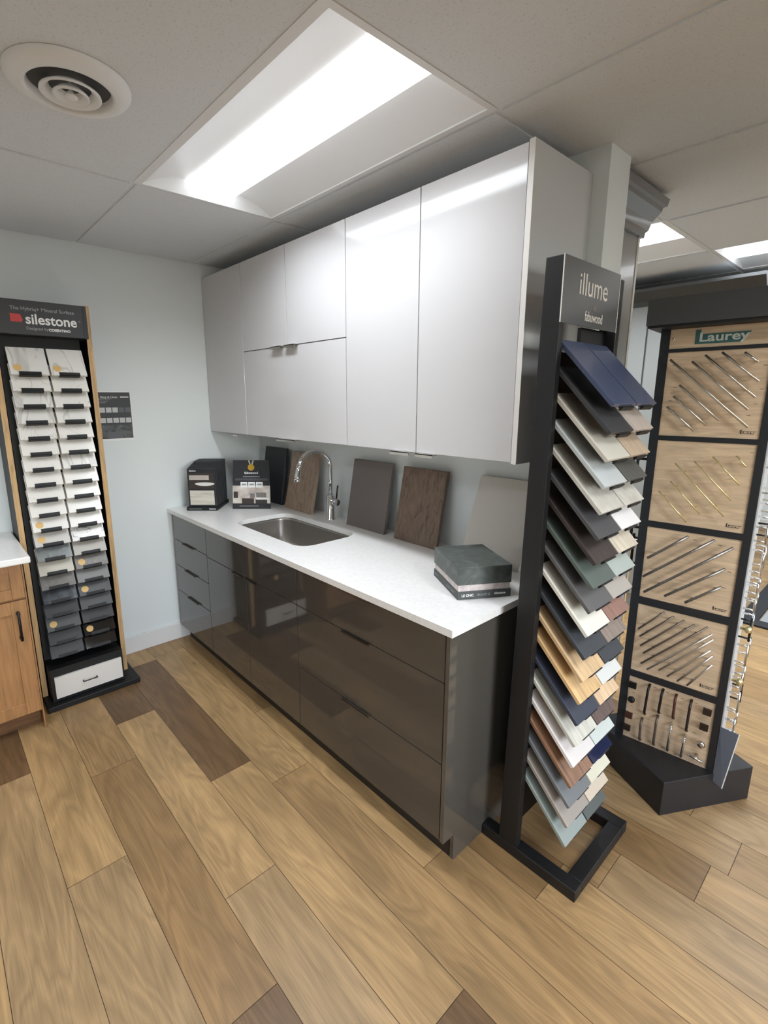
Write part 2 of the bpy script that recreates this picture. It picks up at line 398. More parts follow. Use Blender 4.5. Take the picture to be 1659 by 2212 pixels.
b3 = base('wide taupe gloss base cabinet with three deep drawers beside the sample rack', 1.463, 2.31, [('drawer', 1.463, 2.31, .714, ZTOP), ('drawer', 1.463, 2.31, .411, .714), ('drawer', 1.463, 2.31, Z0, .411)], {0: (1.79, 1.95), 1: (1.79, 1.95), 2: (1.79, 1.95)})
ep = bmesh.new(); prism(ep, [(2.3125, YF-.002, Z0), (2.3125, -.606, Z0), (2.3125, -.606, .0005), (2.3125, .029, .0005), (2.3125, .029, ZTOP), (2.3125, YF-.002, ZTOP)], (.0165, 0, 0))
obj('end_panel', ep, mat('taupe_end_panel', (82,78,72), .06, coat=.4), b3, bevel=.001)

# worktop with sink opening
def rounded_hole_slab(x0, x1, y0, y1, z0, z1, hole):
    bm = bmesh.new(); lo = [bm.verts.new(p) for p in ((x0,y0,z1),(x1,y0,z1),(x1,y1,z1),(x0,y1,z1))]; hi = [bm.verts.new((p.x, p.y, z1)) for p in hole]
    e = [bm.edges.new((lo[i], lo[(i+1)%4])) for i in range(4)]+[bm.edges.new((hi[i], hi[(i+1)%len(hi)])) for i in range(len(hi))]
    bmesh.ops.triangle_fill(bm, use_beauty=True, use_dissolve=False, edges=e)
    r = bmesh.ops.extrude_face_region(bm, geom=bm.faces[:])
    for v in r['geom']:
        if isinstance(v, bmesh.types.BMVert): v.co.z = z0
    bmesh.ops.recalc_face_normals(bm, faces=bm.faces[:])
    return bm
SX0, SX1, SY0, SY1 = .630, 1.322, -.535, -.165
wt = obj('countertop', rounded_hole_slab(.001, 2.348, -.684, .029, .8955, .921, rrect(SX0, SX1, SY0, SY1, .085, 0)), QUARTZ)
tag(wt, 'white quartz countertop with a sink cutout on the taupe cabinets', 'countertop')
# undermount sink
sk = thing('sink', 'undermount stainless steel sink bowl in the white countertop', 'sink', ((SX0+SX1)/2, (SY0+SY1)/2, .70))
s = bmesh.new(); loops = []
for ins, z, rr in ((-.03, .8945, .1), (-.004, .8945, .088), (-.003, .88, .087), (.004, .74, .08), (.014, .72, .08), (.04, .706, .07), (.12, .703, .04)):
    loops.append([s.verts.new(p) for p in rrect(SX0+ins, SX1-ins, SY0+ins, SY1-ins, rr, z)])
for A, C in zip(loops, loops[1:]):
    for k in range(len(A)):
        f = s.faces.new((A[k], A[(k+1)%len(A)], C[(k+1)%len(A)], C[k])); f.smooth = True
s.faces.new(loops[-1])
bmesh.ops.recalc_face_normals(s, faces=s.faces[:])
bw = obj('bowl', s, STEEL, sk)
obj('drain', lathe(bmesh.new(), [(.045, 0), (.045, .004), (.036, .005), (.034, -.004), (.0005, -.005)], 24, (.976, -.35, .704)), CHROME, sk)
# faucet
fx, fy = .961, -.07
fa = thing('faucet', 'chrome gooseneck pull-down faucet behind the sink', 'faucet', (fx, fy, .921))
obj('base_body', lathe(bmesh.new(), [(.0005, 0), (.029, 0), (.029, .004), (.0245, .008), (.0245, .142), (.021, .147), (.0005, .147)], 28, (fx, fy, .921)), CHROME, fa)
pts = [(fx, fy, 1.06), (fx, fy, 1.16), (fx, fy, 1.235)]
for k in range(1, 15):
    a = PI*k/15*1.02; pts.append((fx-.028*(1-math.cos(a))/2, fy-.1*(1-math.cos(a)), 1.235+.097*math.sin(a)))
e = Vector(pts[-1]); 
obj('neck', tube(bmesh.new(), pts, .0125, 14), CHROME, fa)
hd = [e+Vector((-.001, -.001, .012)), e+Vector((-.004, -.004, -.02)), e+Vector((-.008, -.008, -.055)), e+Vector((-.010, -.010, -.085))]
obj('spray_head', tube(bmesh.new(), hd, [.0128, .0145, .0175, .0165], 16), CHROME, fa)
hn = obj('handle_hub', tube(bmesh.new(), [(fx+.02, fy, 1.035), (fx+.075, fy-.012, 1.035)], .019, 18), CHROME, fa)
obj('lever', tube(bmesh.new(), [(fx+.064, fy-.01, 1.045), (fx+.07, fy-.01, 1.09), (fx+.077, fy-.008, 1.135)], [.0055, .005, .0045], 10), mat('lever_dark', (60,60,62), .2, .8), hn)

# ------------------------------------------------------------------ door samples leaning on the back wall
def leaner(name, label, x0, x1, ybot, ytop, ztop, m, t=.02, cat='door sample', shift=0., skew=0.):
    """slab from the counter line up to the wall; x0..x1 at the bottom, shifted by skew at the top"""
    zb = .9215; bm = bmesh.new(); L = Vector((0, ytop-ybot, ztop-zb)); n = Vector((0, L.z, -L.y)).normalized()*t
    a = Vector((x0, ybot, zb)); b_ = Vector((x1, ybot+shift, zb)); up = Vector((skew, ytop-ybot, ztop-zb))
    n.z = 0; n = Vector((0, t, 0))
    prism(bm, [a, b_, b_+up, a+up], n)
    c = (a+b_)*.5; r = thing(name, label, cat, c, 'door samples leaning on the back wall')
    return obj('panel', bm, m, r, bevel=.002)
DW = wood('walnut_veneer', (116,96,81), 2, .4, .6, 1.4)
leaner('door_sample', 'charcoal black door sample leaning on the wall behind the award card', .165, .425, -.075, -.02, 1.296, mat('charcoal_sample', (44,45,49), .5))
leaner('door_sample', 'mid-brown wood grain door sample leaning behind the faucet', .497, .79, -.095, -.015, 1.286, wood('brown_ash', (152,130,112), 2, .45, .72, 1.5))
leaner('door_sample', 'plain grey-taupe door sample leaning beside the faucet lever', 1.112, 1.418, -.08, -.015, 1.290, mat('taupe_sample', (112,104,99), .5))
leaner('door_sample', 'dark walnut door sample leaning between taupe sample and stone boxes', 1.497, 1.776, -.085, -.015, 1.286, DW)
leaner('door_sample', 'large glossy beige-grey door sample leaning behind the stone boxes', 1.905, 2.2, -.07, .005, 1.289, mat('beige_gloss', (204,198,190), .2, coat=.5), t=.018, skew=.042)

# stone sample boxes on the counter (rotated)
th = math.atan2(.174, .105); F = Vector((2.211, -.483, 0)); U = Vector((math.cos(th), math.sin(th), 0)); V = Vector((-math.sin(th), math.cos(th), 0))
MB = Matrix(((U.x, V.x, 0, F.x), (U.y, V.y, 0, F.y), (0, 0, 1, 0), (0, 0, 0, 1)))
DSTONE = mottled('dark_green_stone_print', [(.3, (66,72,69)), (.55, (86,92,89)), (.72, (108,114,111))], (1,1,1), 14., 6., 1.5, .45, rnd=False)
PINKB = mottled('pale_pink_terrazzo', [(.35, (190,178,176)), (.6, (218,206,203))], (1,1,1), 60., 3., 0., .6, rnd=False)
bx = thing('sample_box', 'stone sample box set with dark green lid, pink band and lettered base', 'sample box', (F.x, F.y+.16, .9215))
obj('box_base', B(0, .203, 0, .259, .9218, .951, M=MB), mat('dark_green_card', (70,75,73), .5), bx, bevel=.0015)
obj('inner_sleeve', B(.004, .199, .004, .255, .9512, .9748, M=MB), PINKB, bx)
obj('lid', B(0, .203, 0, .259, .975, 1.042, M=MB), DSTONE, bx, bevel=.002)
bax = (U, Vector((0, 0, 1)))
def on_box(u, z, v=-.0004): return F+U*u+V*v+Vector((0, 0, z))
text('lettering', 'LE CHIC', .0125, on_box(.015, .936), TEXTW, bx, bax, 'LEFT', .0003)
text('lettering', 'BOHÈME', .0125, on_box(.075, .936), TEXTG, bx, bax, 'LEFT')
text('lettering', 'silestone', .0125, on_box(.138, .938), TEXTW, bx, bax, 'LEFT', .0002)
lax = (-V, Vector((0, 0, 1)))
text('lettering', 'silestone', .011, F+V*.225-U*.0004+Vector((0, 0, .937)), TEXTG, bx, lax, 'CENTER')
text('lettering', 'LE CHIC BOHÈME', .011, F+V*.07-U*.0004+Vector((0, 0, .937)), TEXTG, bx, lax, 'CENTER')

# award card on a stand
cu = Vector((.167, .184, 0)).normalized(); cn = Vector((cu.y, -cu.x, 0)); cup = Vector((-cn.x*.12, -cn.y*.12, 1)).normalized()
C0 = Vector((.307, -.369, .9215)); W_ = .248
cd = thing('award_card', 'black award card with gold medal and kitchen picture on the counter', 'leaflet', C0+cu*W_*.5)
cax = (cu, cup); Zc = cu.cross(cup)
bm = bmesh.new(); prism(bm, [C0, C0+cu*W_, C0+cu*W_+cup*.05, C0+cu*(W_-.008)+cup*.315, C0+cu*.008+cup*.315, C0+cup*.05], -Zc*.004); obj('card', bm, mat('award_black', (44,45,49), .35), cd)
bm = bmesh.new(); prism(bm, [C0+cu*.03-Zc*.0045, C0+cu*.22-Zc*.0045, C0+cu*.22-Zc*.0045+cup*.2, C0+cu*.03-Zc*.0045+cup*.2], -Zc*.002); obj('easel_back', bm, BLACKM, cd)
def cp(nm, u0, u1, v0, v1, m, k=0): return plate(nm, C0+Zc*(.0004+.0009*k), u0, u1, v0, v1, m, cd, cax)
pic = cp('kitchen_picture', .002, W_-.002, .035, .15, mottled('picture_kitchen_wall', [(.3, (170,158,150)), (.7, (225,215,206))], (1,1,1), 14., 2., 0., .4, rnd=False))
cp('picture_patch', .062, .14, .035, .068, mat('picture_dark', (62,54,50), .4), 1); cp('picture_patch', .15, .225, .035, .062, mat('picture_dark', (62,54,50), .4), 1)
cp('picture_patch', .155, .22, .075, .105, mat('picture_grey', (120,116,112), .4), 1); cp('picture_patch', .008, .036, .07, .112, mat('picture_dark', (62,54,50), .4), 1)
cp('picture_patch', .115, .145, .07, .1, mat('picture_grey', (120,116,112), .4), 1); cp('picture_patch', .155, .235, .06, .068, TEXTW, 2)
for k in range(3):
    cp('badge', .055+k*.05, .099+k*.05, .138, .174, TEXTW, 2)
    cp('badge_print', .062+k*.05, .092+k*.05, .152, .163, TEXTG, 3)
md = bmesh.new()
mc = C0+cu*.125+cup*.268+Zc*.001
prism(md, [mc+cu*.021*math.cos(2*PI*k/28)+cup*.021*math.sin(2*PI*k/28) for k in range(28)], Zc*.0016)
obj('medal', md, mat('medal_gold', (205,165,62), .35, .5), cd)
for s_ in (-1, 1):
    rb = bmesh.new(); prism(rb, [mc+cup*.018+cu*s_*.002, mc+cup*.018+cu*s_*.010, mc+cup*.045+cu*s_*.019, mc+cup*.045+cu*s_*.010], Zc*.0012); obj('ribbon', rb, mat('ribbon_cream', (205,200,180), .6), cd)
text('lettering', 'fabuwood', .022, C0+cu*.125+cup*.232+Zc*.0006, TEXTW, cd, cax, 'CENTER', .0003)
cp('print_line', .07, .18, .206, .2105, TEXTG)
cp('print_band', .02, .23, .183, .198, mat('print_band', (78,79,84), .5))
cp('print_line', .045, .17, .0155, .0195, TEXTG)

# brochure stand with stepped dark boards
hu = Vector((.128, .141, 0)).normalized(); hb = Vector((-hu.y, hu.x, 0))
H0 = Vector((.16, -.613, .9215)); HW = .195; zz = Vector((0, 0, 1))
hs = thing('brochure_stand', 'black stand packed with dark stone brochures in the wall corner', 'brochure stand', H0+hu*HW*.5)
hax = (hu, zz)
def hbox(u0, u1, d0, d1, z0, z1):
    bm = bmesh.new(); p = [H0+hu*u0+hb*d0+zz*z0, H0+hu*u1+hb*d0+zz*z0, H0+hu*u1+hb*d1+zz*z0, H0+hu*u0+hb*d1+zz*z0]
    return prism(bm, p, zz*(z1-z0))
obj('tray', hbox(0, HW, 0, .27, 0, .022), BLACKM, hs)
NB = 9
for k in range(NB):
    d = .014+k*.027; tp = .268+.004*min(k, 5)+.002*k
    obj('brochure', hbox(.012-.0, HW-.004, d, d+.023, .0225, tp), mat('brochure_dark', (40,41,46), .45), hs, bevel=.0015)
def hp(nm, u0, u1, v0, v1, m, k=0): return plate(nm, H0+hb*(.0135-.0009*k), u0, u1, v0, v1, m, hs, hax)
hp('stone_swatch', .022, .178, .035, .128, mottled('swatch_cream_stone', [(.35, (190,182,168)), (.6, (214,208,196))], (1,1,8), 6., 4., .5, .4, rnd=False))
hp('picture', .022, .18, .14, .24, mat('picture_dark', (62,54,50), .4))
hp('picture_patch', .024, .15, .196, .226, mat('picture_counter', (188,180,172), .4), 1)
tb = bmesh.new(); tcn = H0+hb*.0115+hu*.122+zz*.172
prism(tb, [tcn+hu*.062*math.cos(2*PI*k/32)+zz*(.014*math.sin(2*PI*k/32) if math.sin(2*PI*k/32) < 0 else .009*math.sin(2*PI*k/32)) for k in range(32)], -hb*.001)
obj('picture_patch', tb, mat('tub_white', (226,222,216), .4), hs)
text('lettering', 'silestone', .012, H0+hb*.0132+hu*.026+zz*.254, TEXTW, hs, hax, 'LEFT', .0003)
text('lettering', 'silestone', .012, H0-hb*.0004+hu*.165+zz*.011, TEXTW, hs, hax, 'CENTER', .0003)
plate('print_line', H0-hb*.0002, .015, .095, .009, .0125, TEXTG, hs, hax)

# ------------------------------------------------------------------ wood cabinet run by the camera side of the left wall
wc = thing('oak_cabinet', 'honey oak shaker base cabinet with black pull beside the stone tile display', 'base cabinet', (.28, -2.0, 0))
obj('carcass', B(.016, .488, -2.55, -1.558, .1, .889), HONEY, wc)
obj('side_panel', B(.016, .50, -1.558, -1.552, .0005, .889), HONEY, wc)
obj('toe_kick', B(.4, .43, -2.55, -1.56, .0005, .1), wood('honey_oak_toe_shade', (120,84,52), 1, .6), wc)  # same honey oak, darkened so the recess shade sits in its colour
def shaker(nm, y0, y1, z0, z1, st=.062):
    bm = bmesh.new(); X0, X1 = .489, .51
    box(bm, X0, X1, y0, y0+st, z0, z1); box(bm, X0, X1, y1-st, y1, z0, z1); box(bm, X0, X1, y0+st, y1-st, z0, z0+st); box(bm, X0, X1, y0+st, y1-st, z1-st, z1)
    d = obj(nm, bm, HONEY, wc, bevel=.0015); obj('inset_panel', B(X0, X0+.012, y0+st, y1-st, z0+st, z1-st), HONEY, d); return d
for y1 in (-1.556, -2.02):
    shaker('drawer', y1-.46, y1-.004, .705, .884, .05); dd = shaker('door', y1-.46, y1-.004, .108, .693)
    hp_ = bmesh.new(); yy = y1-.043
    tube(hp_, [(.538, yy, .502), (.538, yy, .648)], .0058, 10)
    for z in (.514, .636): tube(hp_, [(.508, yy, z), (.538, yy, z)], .0075, 10)
    obj('bar_pull', hp_, IRON, dd)
wk = obj('countertop', B(.001, .598, -2.56, -1.528, .8895, .921), QUARTZ, bevel=.006); tag(wk, 'white countertop with rounded edge on the honey oak cabinet', 'countertop')

# ------------------------------------------------------------------ stone tile display by the left wall
sd = thing('tile_display', 'tall black stone tile display with oak edges, header sign and white drawer', 'display stand', (.2, -1.3, 0))
obj('base_plate', B(.016, .392, -1.523, -1.059, .0005, .03), BLACKM, sd, bevel=.003)
obj('back_board', B(.016, .04, -1.497, -1.108, .03, 2.09), BLACKM, sd)
for a in (-1.522, -1.1085):
    sp = obj('side_panel', B(.0165, .247, a, a+.0245, .0302, 2.092), BLACKM, sd)
    obj('oak_edging', B(.247, .2505, a, a+.0245, .0302, 2.092), OAKE, sp)
obj('plinth', B(.041, .345, -1.489, -1.128, .0302, .215), BLACKM, sd)
dr = obj('drawer', B(.345, .362, -1.474, -1.140, .052, .172), mat('drawer_white', (226,221,214), .5), sd, bevel=.0015)
hb_ = bmesh.new(); tube(hb_, [(.382, -1.345, .113), (.382, -1.272, .113)], .0028, 8)
for y in (-1.342, -1.275): tube(hb_, [(.361, y, .113), (.382, y, .113)], .0028, 8)
obj('drawer_pull', hb_, IRON, dr)
rk = bmesh.new(); prism(rk, [(.10, -1.487, .215), (.20, -1.487, .215), (.18, -1.487, 1.93), (.10, -1.487, 1.93)], (0, .358, 0)); obj('rack_core', rk, BLACKM, sd)
hdm = mat('header_charcoal', (47,48,51), .45)
hd_ = obj('header_sign', B(.236, .300, -1.496, -1.130, 1.925, 2.082), hdm, sd, bevel=.0015)
obj('header_side', B(.041, .2975, -1.1295, -1.1095, 1.925, 2.082), mat('side_charcoal', (38,39,43), .5), sd)
text('lettering', 'The Hybriq+ Mineral Surface', .0228, (.3005, -1.300, 2.043), TEXTG, sd, bold=.0003)
text('lettering', 'silestone', .065, (.3005, -1.268, 1.996), TEXTW, sd, bold=.0013, sx=.95)
text('lettering', 'Designed by', .0185, (.3005, -1.332, 1.955), TEXTG, sd, bold=.0002)
text('lettering', 'COSENTINO', .0165, (.3005, -1.238, 1.953), TEXTW, sd, bold=.0006)
lg = bmesh.new(); prism(lg, [(.3002, y, z) for y, z in ((-1.437, 1.981), (-1.392, 1.981), (-1.388, 1.993), (-1.396, 2.016), (-1.437, 2.018))], (.001, 0, 0)); obj('red_emblem', lg, mat('emblem_red', (196,62,60), .5), sd)
text('lettering', '®', .012, (.3005, -1.146, 2.004), TEXTG, sd)

T = {'white': veined('tile_white', (226,222,215), (196,190,182)), 'whitep': mat('tile_white_plain', (228,224,217), .25), 'wv': mottled('tile_white_grey_vein', [(0, (224,221,215)), (.47, (222,219,213)), (.5, (192,188,183)), (.53, (224,221,215))], (1,3,1), 2.2, 2., 1.2, .25),
     'lg': mat('tile_light_grey', (196,191,185), .3), 'marb': veined('tile_marbled', (214,212,208), (112,112,114), .2), 'green': mottled('tile_green_grey', [(.3, (92,98,98)), (.7, (138,142,140))], (1,1,1), 16., 5., 1., .25),
     'tau': mat('tile_taupe', (168,162,153), .3), 'grei': mat('tile_greige', (192,186,172), .3), 'mid': mottled('tile_mid_grey', [(.3, (108,104,100)), (.7, (124,120,115))], (1,1,1), 50., 3., 0., .3),
     'grey': mat('tile_grey', (120,119,117), .3), 'blue': mottled('tile_blue_grey', [(.35, (50,54,60)), (.6, (84,90,97)), (.75, (140,146,150))], (1,1,1), 12., 5., 1.2, .2),
     'dk': mat('tile_dark_grey', (76,77,79), .3), 'ch': mat('tile_charcoal', (56,57,60), .25), 'bk': mat('tile_black_polished', (20,20,22), .06, coat=.5), 'bk2': mat('tile_black_honed', (36,37,40), .3)}
LT = [('wv', 'white grey-veined', 1), ('white', 'white', 0), ('wv', 'white veined', 0), ('wv', 'white veined', 0), ('white', 'soft white', 0), ('whitep', 'plain white', 0), ('whitep', 'plain white', 0), ('whitep', 'plain white', 0), ('white', 'soft white', 0), ('whitep', 'plain white', 0),
      ('whitep', 'plain white', 1), ('lg', 'pale grey', 1), ('green', 'mottled green-grey', 0), ('grei', 'greige', 0), ('mid', 'mid grey', 0), ('blue', 'mottled blue-grey', 0), ('ch', 'charcoal', 0), ('dk', 'dark grey', 1), ('bk2', 'black speckled', 0), ('bk2', 'black', 0)]
RT = [('wv', 'white grey-veined', 1), ('white', 'white', 0), ('white', 'white', 0), ('wv', 'white veined', 0), ('white', 'soft white', 0), ('whitep', 'plain white', 0), ('wv', 'white veined', 0), ('whitep', 'plain white', 0), ('whitep', 'plain white', 0), ('whitep', 'plain white', 0),
      ('whitep', 'plain white', 0), ('marb', 'grey-marbled white', 0), ('tau', 'taupe', 0), ('mid', 'brown-grey', 1), ('grey', 'grey', 0), ('dk', 'dark grey', 1), ('dk', 'dark grey', 0), ('ch', 'charcoal', 0), ('bk', 'polished black', 1), ('bk', 'polished black', 0)]
SL = math.radians(60); TLEN, TW, TT = .15, .159, .011
gold = mat('gold_sticker', (214,176,110), .4)
tproto = None
def unit_box(x0, x1, y0, y1, z0, z1): return B(x0, x1, y0, y1, z0, z1)
tile_mesh = {}
for side, lst, yc, where in (('a', LT, -1.3875, 'in column beside oak cabinet'), ('b', RT, -1.2195, 'in column nearer wall poster')):
    for k, (key, nm, st) in enumerate(lst):
        zf = 1.740-.0778*k
        r = thing('stone_tile', '%s stone tile%s, %s from top %s' % (nm, ' with gold sticker' if st else '', ORD[k], where), 'stone tile', (.318, yc, zf), 'stone tiles on the display')
        r.rotation_euler = (0, SL, 0)                    # local -x runs up the slope
        kk = (key,)
        if kk not in tile_mesh:
            o = obj('slab', B(-TLEN, 0, -TW/2, TW/2, -TT, 0), T[key], r, bevel=.001, world=False); tile_mesh[kk] = o
        else:
            o = tile_mesh[kk].copy(); COL.objects.link(o); o.parent = r
        if st:
            g_ = bmesh.new(); cx, cy = -.036, (-.048 if side == 'a' or k > 10 else -.05)
            prism(g_, [(cx+.0175*math.cos(2*PI*q/24), cy+.0175*math.sin(2*PI*q/24), .0002) for q in range(24)], (0, 0, .0008)); obj('sticker', g_, gold, r, world=False)
        c_ = bmesh.new(); M = Matrix.Translation((.318, yc, zf)) @ Matrix.Rotation(SL, 4, 'Y')
        box(c_, -.014, .0035, -.046, .046, .0008, .0035, M); box(c_, .0005, .0035, -.046, .046, -.016, .0035, M); box(c_, -.09, .0035, -.046, .046, -.0165, -.0125, M)
        obj('tile_clip', c_, BLACKM, sd)

# poster on the left wall
ps = thing('poster', 'dark product poster with white swatches taped to the wall', 'poster', (.001, -.95, 1.52))
obj('sheet', B(.0008, .002, -1.068, -.8435, 1.377, 1.666), TEXTW, ps)
obj('print', B(.0021, .0026, -1.064, -.8475, 1.390, 1.661), mat('poster_print', (66,67,70), .6), ps)
po = (.0026, 0, 0)
def pp(nm, y0, y1, z0, z1, m): return plate(nm, po, y0, y1, z0, z1, m, ps, AX, .0004)
SW = mat('poster_swatch', (196,197,196), .6); SD = mat('poster_grey', (98,99,102), .6)
for k in range(6):
    pp('swatch', -1.059+k*.0355, -1.029+k*.0355, 1.483, 1.512, SW); pp('swatch', -1.059+k*.0355, -1.029+k*.0355, 1.544, 1.573, SW if k < 4 else SD)
text('lettering', 'Shop & Clean', .017, (.003, -.965, 1.633), TEXTW, ps)
pp('print_line', -.903, -.856, 1.631, 1.636, TEXTW)
for k, z in enumerate((1.622, 1.616, 1.606, 1.599)): pp('print_line', -1.05, -.95-.012*k, z, z+.0022, TEXTG)
pp('print_line', -1.05, -1.02, 1.581, 1.585, TEXTG); pp('print_line', -1.05, -1.02, 1.520, 1.524, TEXTG)
pp('picture', -1.062, -.849, 1.392, 1.470, mottled('poster_picture', [(.35, (58,59,60)), (.65, (104,105,106))], (1,1,1), 22., 4., 1., .6, rnd=False)); plate('picture_patch', (.0031, 0, 0), -.99, -.905, 1.392, 1.43, SD, ps, AX, .0004)

# ------------------------------------------------------------------ cabinet door sample rack
il = thing('sample_rack', 'tall black door sample rack with lettered header and open floor frame', 'display stand', (2.5, -.2, 0))
fr = bmesh.new(); fx0, fx1, fy0, fy1, fw, fh = 2.331, 2.692, -.434, -.012, .05, .042
for q in ((fx0, fx1, fy0, fy0+fw), (fx0, fx1, fy1-fw, fy1), (fx1-fw, fx1, fy0+fw, fy1-fw)): box(fr, *q, .0005, fh)
obj('floor_frame', fr, BLACK, il, bevel=.003)
pm = bmesh.new(); d_ = Vector((0, .02, 0))
prism(pm, [(2.402, -.432, fh), (2.474, -.432, fh), (2.489, -.432, 2.012), (2.434, -.432, 2.012)], (0, .028, 0)); obj('post', pm, BLACK, il, bevel=.002)
pm = bmesh.new(); prism(pm, [(2.402, -.05, fh), (2.474, -.05, fh), (2.489, -.05, 2.0), (2.434, -.05, 2.0)], (0, .028, 0)); obj('post', pm, BLACK, il, bevel=.002)
obj('back_panel', B(2.428, 2.445, -.404, -.05, .10, 1.76), BLACKM, il)
obj('back_panel', B(2.440, 2.452, -.22, -.05, 1.76, 1.84), BLACKM, il)
sg = obj('header_sign', B(2.486, 2.490, -.432, -.058, 1.833, 2.012), mat('sign_grey', (88,89,90), .27), il)
obj('sign_edge', B(2.4885, 2.4905, -.4345, -.4315, 1.833, 2.012), TEXTW, sg); obj('sign_edge', B(2.4855, 2.4905, -.058, -.0555, 1.833, 2.012), TEXTW, sg)
text('lettering', 'illume', .088, (2.4903, -.240, 1.946), mat('sign_letters', (214,208,200), .5), il, sx=.92)
text('lettering', 'x', .036, (2.4903, -.228, 1.892), mat('sign_mark', (140,128,122), .5), il)
text('lettering', 'fabuwood', .042, (2.4903, -.226, 1.862), mat('sign_letters', (214,208,200), .5), il, sx=.72)
S = {'navy': mat('s_navy', (66,75,102), .35, coat=.3), 'char': mat('s_charcoal', (58,58,60), .5), 'cream': mat('s_cream_grey', (198,192,180), .5), 'lgrey': mat('s_light_grey', (186,190,190), .4), 'conc': mottled('s_concrete', [(.35, (178,172,162)), (.65, (200,195,186))], (1,1,1), 18., 5., .6, .5),
     'dchar': mat('s_dark_charcoal', (74,73,75), .5), 'espresso': wood('s_espresso', (56,47,45), 0, .45), 'green': mat('s_green', (86,95,89), .5), 'grey': mat('s_grey', (92,90,90), .5), 'white': mat('s_white', (222,216,204), .45), 'white2': mat('s_bright_white', (228,224,224), .3),
     'ink': mat('s_ink', (58,61,66), .5), 'oak': wood('s_oak', (202,170,130), 0, .5, .82), 'oak2': wood('s_oak_gold', (204,168,120), 0, .5, .84), 'dnavy': mat('s_dark_navy', (56,60,74), .45), 'ashw': wood('s_ash_white', (198,194,182), 0, .5, .86), 'gwhite': mat('s_gloss_white', (224,216,212), .12, coat=.5),
     'walnut': wood('s_walnut', (140,104,80), 0, .45, .62), 'pgrey': mat('s_pewter', (112,114,115), .45), 'taupe': mat('s_taupe', (158,148,138), .45), 'sage': mat('s_sage', (144,153,147), .4), 'rosy': wood('s_rosy', (178,164,154), 0, .5, .9), 'tan': wood('s_tan', (182,160,138), 0, .5, .88),
     'smoke': wood('s_smoke', (82,82,78), 0, .5, .8), 'loak': wood('s_pale_oak', (200,188,170), 0, .5, .88), 'psage': mat('s_pale_sage', (166,173,168), .4), 'ptaupe': mat('s_pale_taupe', (168,160,152), .5), 'redw': wood('s_red_brown', (146,110,98), 0, .5, .8), 'tauw': wood('s_taupe_wood', (134,120,110), 0, .5, .8),
     'wgrey': mat('s_white_grey', (212,211,206), .3), 'sand': wood('s_sand', (212,180,146), 0, .5, .9), 'brown': wood('s_brown', (98,80,74), 0, .5, .75), 'ggl': mat('s_grey_white_gloss', (206,212,206), .1, coat=.5), 'ngl': mat('s_navy_gloss', (38,42,70), .08, coat=.6), 'cgl': mat('s_cream_gloss', (222,218,196), .1, coat=.5),
     'ctan': mat('s_cream_tan', (206,190,170), .4), 'dgreen': mat('s_dark_green', (84,90,86), .45)}
LS = [('navy', 'navy blue'), ('char', 'charcoal'), ('cream', 'cream-grey'), ('lgrey', 'light grey'), ('conc', 'pale concrete'), ('dchar', 'charcoal'), ('espresso', 'espresso wood'), ('green', 'deep green'), ('grey', 'dark grey'), ('white', 'cream white'),
      ('ink', 'ink grey'), ('oak', 'light oak'), ('oak2', 'golden oak'), ('dnavy', 'dark navy'), ('ashw', 'whitewashed wood'), ('gwhite', 'gloss white'), ('walnut', 'walnut'), ('pgrey', 'pewter grey'), ('taupe', 'taupe'), ('sage', 'sage green')]
RS = [('navy', 'navy blue'), ('rosy', 'pale wood'), ('tan', 'tan wood'), ('smoke', 'smoky wood'), ('conc', 'pale concrete'), ('white2', 'bright white'), ('loak', 'pale oak'), ('psage', 'pale sage'), ('ptaupe', 'pale taupe'), ('redw', 'red-brown wood'),
      ('tauw', 'taupe wood'), ('ink', 'ink grey'), ('wgrey', 'off-white'), ('sand', 'sand wood'), ('brown', 'dark brown wood'), ('ggl', 'glossy grey-white'), ('ngl', 'glossy navy'), ('cgl', 'glossy cream'), ('ctan', 'cream-tan'), ('dgreen', 'dark green-grey')]
SA = math.radians(47); slab_mesh = {}
for side, lst, y0, y1, where in (('a', LS, -.402, -.245, 'in the column touching the black post'), ('b', RS, -.239, -.085, 'in the outer rack column')):
    for k, (key, nm) in enumerate(lst):
        z = 1.598-.0765*k; x = 2.640-.001*min(k, 14); yc = (y0+y1)/2
        r = thing('door_sample', '%s cabinet door sample, %s from the top %s' % (nm, ORD[k], where), 'door sample', (x, yc, z), 'door samples on the rack')
        r.rotation_euler = (0, SA, 0); kk = (key, side)
        if kk not in slab_mesh:
            o = obj('slab', B(-.252, 0, -(y1-y0)/2, (y1-y0)/2, 0, .0115), S[key], r, bevel=.001, world=False); slab_mesh[kk] = o
        else:
            o = slab_mesh[kk].copy(); COL.objects.link(o); o.parent = r
        M = Matrix.Translation((x, yc, z)) @ Matrix.Rotation(SA, 4, 'Y'); c_ = bmesh.new()
        w0, w1 = (-.012, .07) if side == 'a' else (-.02, .06)
        box(c_, -.19, .001, w0, w1, -.0065, -.0012, M); box(c_, .0005, .006, w0, w1, -.0105, .003, M)
        obj('sample_clip', c_, BLACKM, il)

